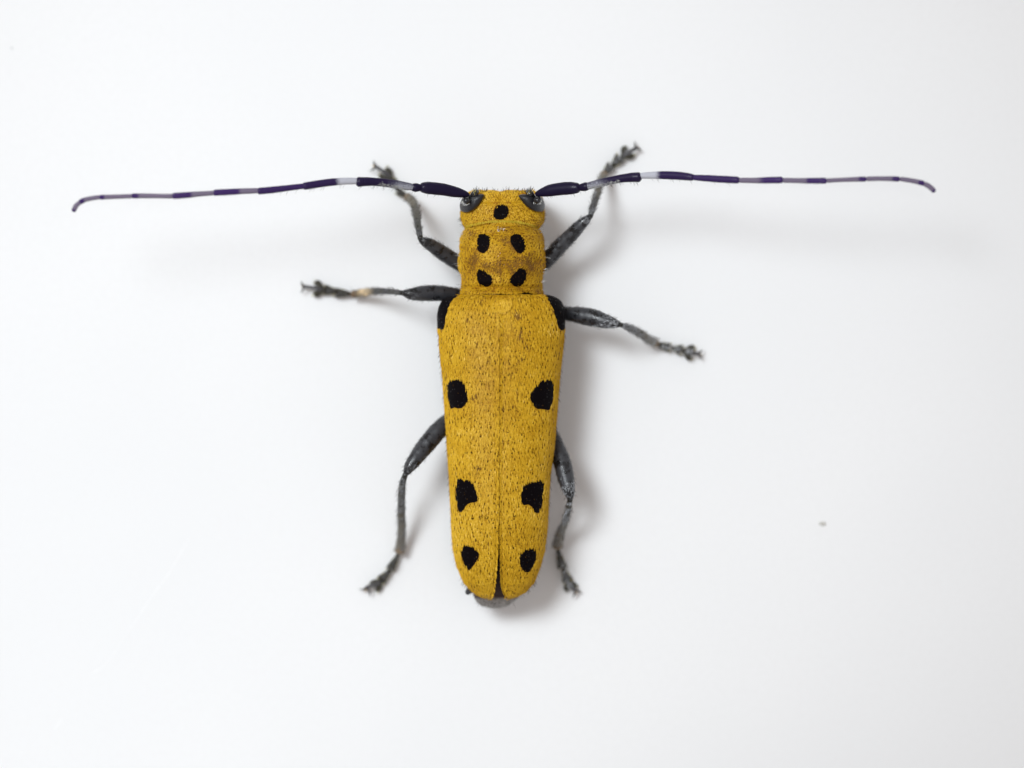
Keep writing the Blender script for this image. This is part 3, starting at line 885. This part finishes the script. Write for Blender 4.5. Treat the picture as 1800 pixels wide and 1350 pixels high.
A_R = [([(943, 341, 4.0), (951, 338.8, 7.0), (966, 335, 10.2), (985, 332, 11.0), (1003, 330.8, 10.9), (1014, 330.3, 9.3)], None),
       ([(1018, 330.1, 5.2), (1023, 329.2, 6.6), (1029, 328.1, 7.6), (1031, 327.6, 7.2)], None),
       ([(1034, 327, 6.2), (1050, 322.8, 6.7), (1076, 316.8, 6.8), (1100, 312.8, 7.4), (1115, 311.6, 8.4), (1122, 311.5, 8.7)], (.45, .5)),
       ([(1127, 308.8, 5.0), (1145, 308.2, 6.0), (1168, 308, 7.0), (1190, 308.8, 7.2), (1216, 311.6, 6.3)], (.33, .22)),
       ([(1220, 312, 4.8), (1245, 313.6, 5.8), (1270, 315.2, 6.1), (1296, 316.5, 6.1)], None),
       ([(1301, 316.8, 4.4), (1325, 317.2, 4.8), (1350, 316.8, 5.6), (1373, 316.3, 5.8)], (.5, .35)),
       ([(1378, 317, 4.3), (1400, 317.4, 4.4), (1425, 317.7, 5.0), (1450, 317.7, 5.3)], (.56, .12)),
       ([(1455, 317.3, 3.9), (1480, 316.2, 3.8), (1505, 315.2, 4.2), (1520, 314.8, 4.5)], (.84, .12)),
       ([(1525, 314.4, 4.1), (1545, 314.0, 4.0), (1565, 314.2, 4.3), (1579, 314.7, 4.5)], (.8, .12)),
       ([(1584, 314.8, 4.1), (1598, 316.8, 4.1), (1612, 319.5, 4.3), (1622, 322, 4.6)], (.8, .12)),
       ([(1626, 323.6, 4.2), (1633, 327.5, 4.4), (1640, 333.5, 4.4), (1641.5, 335.5, 3.9)], (.9, .2))]
it2 = []
antenna([(seg(p, 823, -1), d_) for p, d_ in A_L], -1)
it2 = []
antenna([(seg(p, 943, 1), d_) for p, d_ in A_R], 1)

# --- legs
def claw(parent, base, tip, z):
    bx, by = base; tx, ty = tip
    mx, my = (bx + tx) / 2, (by + ty) / 2
    dx, dy = tx - bx, ty - by
    V1 = tube([(bx, by, z + .03, 2.2), (mx + dy * .12, my - dx * .12, z + .05, 1.7), (tx, ty, z - .05, .5)], ns=10, nl=12)
    mesh("claw", V1[0], V1[1], M_claw, parent)

def lobe_seg(a, b, wa, wb, spread, z, deep=False):
    """flat heart-shaped tarsal joint from a to b (px) with two pointed hind lobes"""
    a = np.array(a, float); b = np.array(b, float); d = b - a; L = np.linalg.norm(d); d /= L
    p = np.array([-d[1], d[0]])
    W_ = wb * .66 + spread
    if deep:
        prof = [(-.05, wa * .7), (.25, wa * 1.15 + 1), (.5, W_ * .95), (.8, W_ * 1.12), (1.02, W_ * .98), (1.12, W_ * .62), (1.0, W_ * .32), (.72, W_ * .16)]
    else:
        prof = [(-.1, wa * .75), (.2, wa * 1.05), (.6, W_ * .86), (.9, W_ * 1.12), (1.04, W_ * 1.05), (1.02, W_ * .55), (.90, W_ * .2)]
    out = [a + d * L * t + p * w for t, w in prof] + [a + d * L * t - p * w * rnd.uniform(.9, 1.05) for t, w in prof[::-1]]
    return pillow(out, lambda x, y: 0 * np.asarray(x) + z - .05, .085, .07, 8, 2)

def leg(femur, tibia, tars, claws, cream=False, fuzz=1.0, lit_side=False):
    """tars: list of ((x,y),(x,y), wa, wb, spread); last entry is the slim claw joint"""
    o = empty("leg", W(femur[0][0], femur[0][1], femur[0][2]), beetle)
    V, F, t, ang = tube(femur, ns=26, flat=.92, bump=.03, seed=int(femur[0][0]), caps=(1, .8))
    mesh("femur", V, F, M_femur, o, {'t': t})
    V, F, t, ang = tube(tibia, ns=20, flat=.9, bump=.02, seed=int(tibia[0][0]), caps=(.8, .5))
    ob = mesh("tibia", V, F, M_tibia_cream if cream else M_tibia, o, {'t': t})
    if cream:
        ob["label"] = "tibia with a cream patch near its foot"
    it, ol, gl = [], [], []
    for i, (a, b, wa, wb, sp) in enumerate(tars):
        z = .14 if i < len(tars) - 1 else .16
        if i == 0: z = .17
        if sp is None:
            V1 = tube([(*a, z + .02, wa), ((a[0] + b[0]) / 2, (a[1] + b[1]) / 2, z + .05, (wa + wb) / 2), (*b, z, wb)], ns=14, bump=.04)
            mesh("claw_joint", V1[0], V1[1], M_cjoint, o)
        else:
            V, F = lobe_seg(a, b, wa, wb, sp, z, i == len(tars) - 2)
            mesh("tarsal_segment", V, F, M_tarsus, o)
            a_, b_ = np.array(a), np.array(b); d = (b_ - a_); L = np.linalg.norm(d); d = d / L; p = np.array([-d[1], d[0]])
            for _ in range(int(55 * wb / 8)):
                s = rnd.choice((-1, 1)); f = rnd.uniform(.25, 1.12)
                w = (wa + (wb * .66 + sp * 1.05 - wa) * min(f, 1)) * (.95 if f < 1 else rnd.uniform(.35, 1))
                q = a_ + d * L * f + p * s * w
                dr = d * rnd.uniform(.8, 1.2) + p * s * rnd.uniform(.1, .4)
                ol.append((*q, .05 + .08 * rnd.random(), dr[0], dr[1], -.1, rnd.uniform(2, 3.6)))
            for _ in range(int(40 * wb / 8)):
                f = rnd.uniform(.1, .95); w = (wa + (wb - wa) * f) * rnd.uniform(-.9, .9)
                q = a_ + d * L * f + p * w
                gl.append((*q, z + .09, d[0] + rnd.gauss(0, .2), d[1] + rnd.gauss(0, .2), .1, rnd.uniform(3, 5)))
    for c in claws:
        claw(o, tars[-1][1], c, .12)
    V1 = tube([(*tars[-1][1], .09, 1.4), (tars[-1][1][0] + (claws[0][0] + claws[1][0] - 2 * tars[-1][1][0]) * .3, tars[-1][1][1] + (claws[0][1] + claws[1][1] - 2 * tars[-1][1][1]) * .3, .06, 1.6)], ns=10)
    mesh("claw_pad", V1[0], V1[1], M_pad, o)
    strands("tarsal_hairs", o, ol, M_olive_hair, 1.0)
    for P_, nn, ln in ((femur, 60, (4, 9)), (tibia, 90, (4, 10))):
        C = curve(P_, 80)
        T = np.gradient(C[:, :2], axis=0); T /= np.linalg.norm(T, axis=1)[:, None]
        for _ in range(int(nn * fuzz)):
            i = rnd.randrange(5, 79); s = rnd.choice((-1, 1))
            p = np.array([-T[i][1], T[i][0]]) * s
            q = C[i, :2] + p * C[i, 3] * .93
            dr = T[i] * rnd.uniform(.7, 1.3) + p * rnd.uniform(.3, .8)
            it.append((*q, C[i, 2], dr[0], dr[1], .05, rnd.uniform(*ln)))
        # short pale appressed hairs on top: the grey bloom
        for _ in range(int(nn * 9)):
            i = rnd.randrange(3, 78); u_ = rnd.uniform(-.92, .92)
            p = np.array([-T[i][1], T[i][0]])
            q = C[i, :2] + p * C[i, 3] * u_
            if vnoise(q[0], q[1], 7, 90) > .28: continue
            dr = T[i] + p * rnd.gauss(0, .18)
            gl.append((*q, C[i, 2] + C[i, 3] / 100 * .92 * math.sqrt(1 - u_ * u_) + .002, dr[0], dr[1], rnd.uniform(-.03, .04), rnd.uniform(3, 5)))
    strands("outline_hairs", o, it, M_dark_hair, .38)
    strands("bloom_hairs", o, gl, M_bloom_lit if lit_side else M_bloom, .55 if lit_side else .45)
    return o
M_bloom_lit = hair_mat("lit_bloom_setae", [(0, (.06, .06, .065)), (.5, (.15, .155, .17)), (1, (.38, .39, .41))], .35, .7)  # brighter copy of the bloom: light on the right legs painted in
M_bloom = hair_mat("bloom_setae", [(0, (.05, .05, .055)), (.6, (.085, .085, .09)), (1, (.20, .20, .21))], .35, .6)

# left front
leg([(828, 478, .95, 12), (806, 463, 1.0, 13), (780, 446, 1.12, 13.2), (758, 431, 1.28, 11), (746, 424.5, 1.36, 8.5), (741, 422, 1.36, 6)],
    [(739, 419, 1.36, 5), (735.5, 400, 1.2, 5.6), (732.5, 380, .95, 6.6), (729, 362, .65, 7.2), (722, 350, .42, 7.4), (716, 346, .34, 7.2)],
    [((714, 345), (699, 336), 5, 6, 2.5), ((700, 335), (690, 317), 4, 6, 3), ((690, 318), (674, 302), 4.0, 7.6, 7.2), ((684, 307), (661, 293), 2.6, 3.0, None)],
    [(657, 282), (649, 300)])
# right front
leg([(940, 476, .95, 12), (962, 457, 1.0, 13.5), (982, 435, 1.08, 13.5), (1002, 415, 1.18, 12.5), (1020, 396, 1.28, 10.5), (1030, 387, 1.32, 8), (1034, 383, 1.32, 6)],
    [(1037.5, 381, 1.30, 4.6), (1043, 362, 1.1, 5.6), (1050, 340, .8, 6.3), (1057, 318, .5, 7), (1062, 306, .3, 7.6)],
    [((1063, 304), (1074, 291), 5.5, 7.5, 3), ((1077, 291), (1090, 277), 5, 8.2, 4), ((1092, 278), (1106, 265), 4.2, 8.0, 8.2), ((1097, 272), (1119, 260), 2.6, 3.2, None)],
    [(1116, 248), (1128, 266)], lit_side=True)
# left middle
leg([(828, 520, .85, 11), (800, 517, .95, 11.5), (778, 515.5, 1.05, 13.3), (758, 515, 1.12, 14), (738, 516, 1.2, 13), (720, 516.8, 1.26, 9.8), (712, 515.5, 1.26, 6.5)],
    [(707, 515, 1.22, 4.6), (690, 513, 1.0, 4.8), (668, 511.5, .72, 5.4), (645, 513.5, .42, 6.8), (628, 516.5, .26, 7.2), (620, 517.5, .22, 6.6)],
    [((615, 516.5), (590, 514.5), 5.2, 8, 3), ((592, 512.5), (571, 509.5), 4.6, 8.2, 3.5), ((573, 509), (553, 507), 4.0, 8.4, 8.6), ((562, 507), (534, 503.5), 2.6, 3.2, None)],
    [(530, 494), (528.5, 514.5)], cream=True)
# right middle
leg([(966, 546, .8, 11), (995, 551, .92, 12), (1018, 554, 1.02, 14.5), (1042, 558.5, 1.10, 15.6), (1062, 564, 1.18, 13), (1078, 568, 1.22, 9.5), (1087, 570, 1.22, 6)],
    [(1091, 571, 1.2, 4.4), (1104, 575.5, 1.0, 5.6), (1122, 584, .7, 7), (1140, 596.5, .4, 7.6), (1153, 603.5, .24, 7.8)],
    [((1158, 606), (1177, 611), 5.8, 7.2, 3), ((1182, 612.5), (1197, 615.5), 4, 7.6, 4), ((1199, 616), (1217, 620.5), 4.2, 9, 7.4), ((1208, 619), (1228, 622), 2.6, 3.2, None)],
    [(1236, 615.5), (1232, 632.5)], lit_side=True)
# left hind
leg([(812, 730, .8, 13), (790, 741, .92, 15), (768, 760, 1.04, 15.8), (747, 785, 1.14, 15.2), (730, 807, 1.24, 12.8), (720, 821, 1.28, 10.2), (715, 830, 1.28, 6.6)],
    [(712, 835, 1.24, 4.8), (707.5, 850, 1.1, 5.8), (705.8, 875, .9, 6.6), (705.6, 905, .66, 7.0), (706, 935, .42, 7.4), (704, 960, .25, 8.6), (702.5, 969, .22, 9.6)],
    [((700, 974), (686, 1001), 3.6, 7.6, 2.5), ((685, 1003), (670, 1020), 4.4, 8, 3), ((671, 1019), (657, 1033), 4.4, 7, 6.6), ((666, 1024), (645, 1032.5), 2.8, 3.6, None)],
    [(631.5, 1036), (650, 1048.5)])
# right hind
leg([(952, 742, .8, 12), (968, 762, .9, 12.5), (979, 786, 1.0, 14), (988, 812, 1.12, 15.3), (994, 838, 1.22, 14.8), (999, 858, 1.28, 11.8), (1001.5, 870, 1.28, 8.6), (1002, 875, 1.27, 6)],
    [(1002, 879, 1.24, 4.8), (998.5, 898, 1.05, 5.4), (992, 920, .76, 6.2), (984.5, 938, .5, 7.4), (980.5, 955, .3, 8.8), (979.5, 961, .26, 9.0)],
    [((981, 968), (988.5, 998), 4.2, 8, 2.5), ((990, 1000), (998, 1021), 4.4, 8.6, 3), ((998, 1020), (1004, 1035), 4.4, 6.8, 7.4), ((1000, 1025), (1010, 1037), 2.8, 3.4, None)],
    [(1023, 1042.5), (1006, 1051)], lit_side=True)
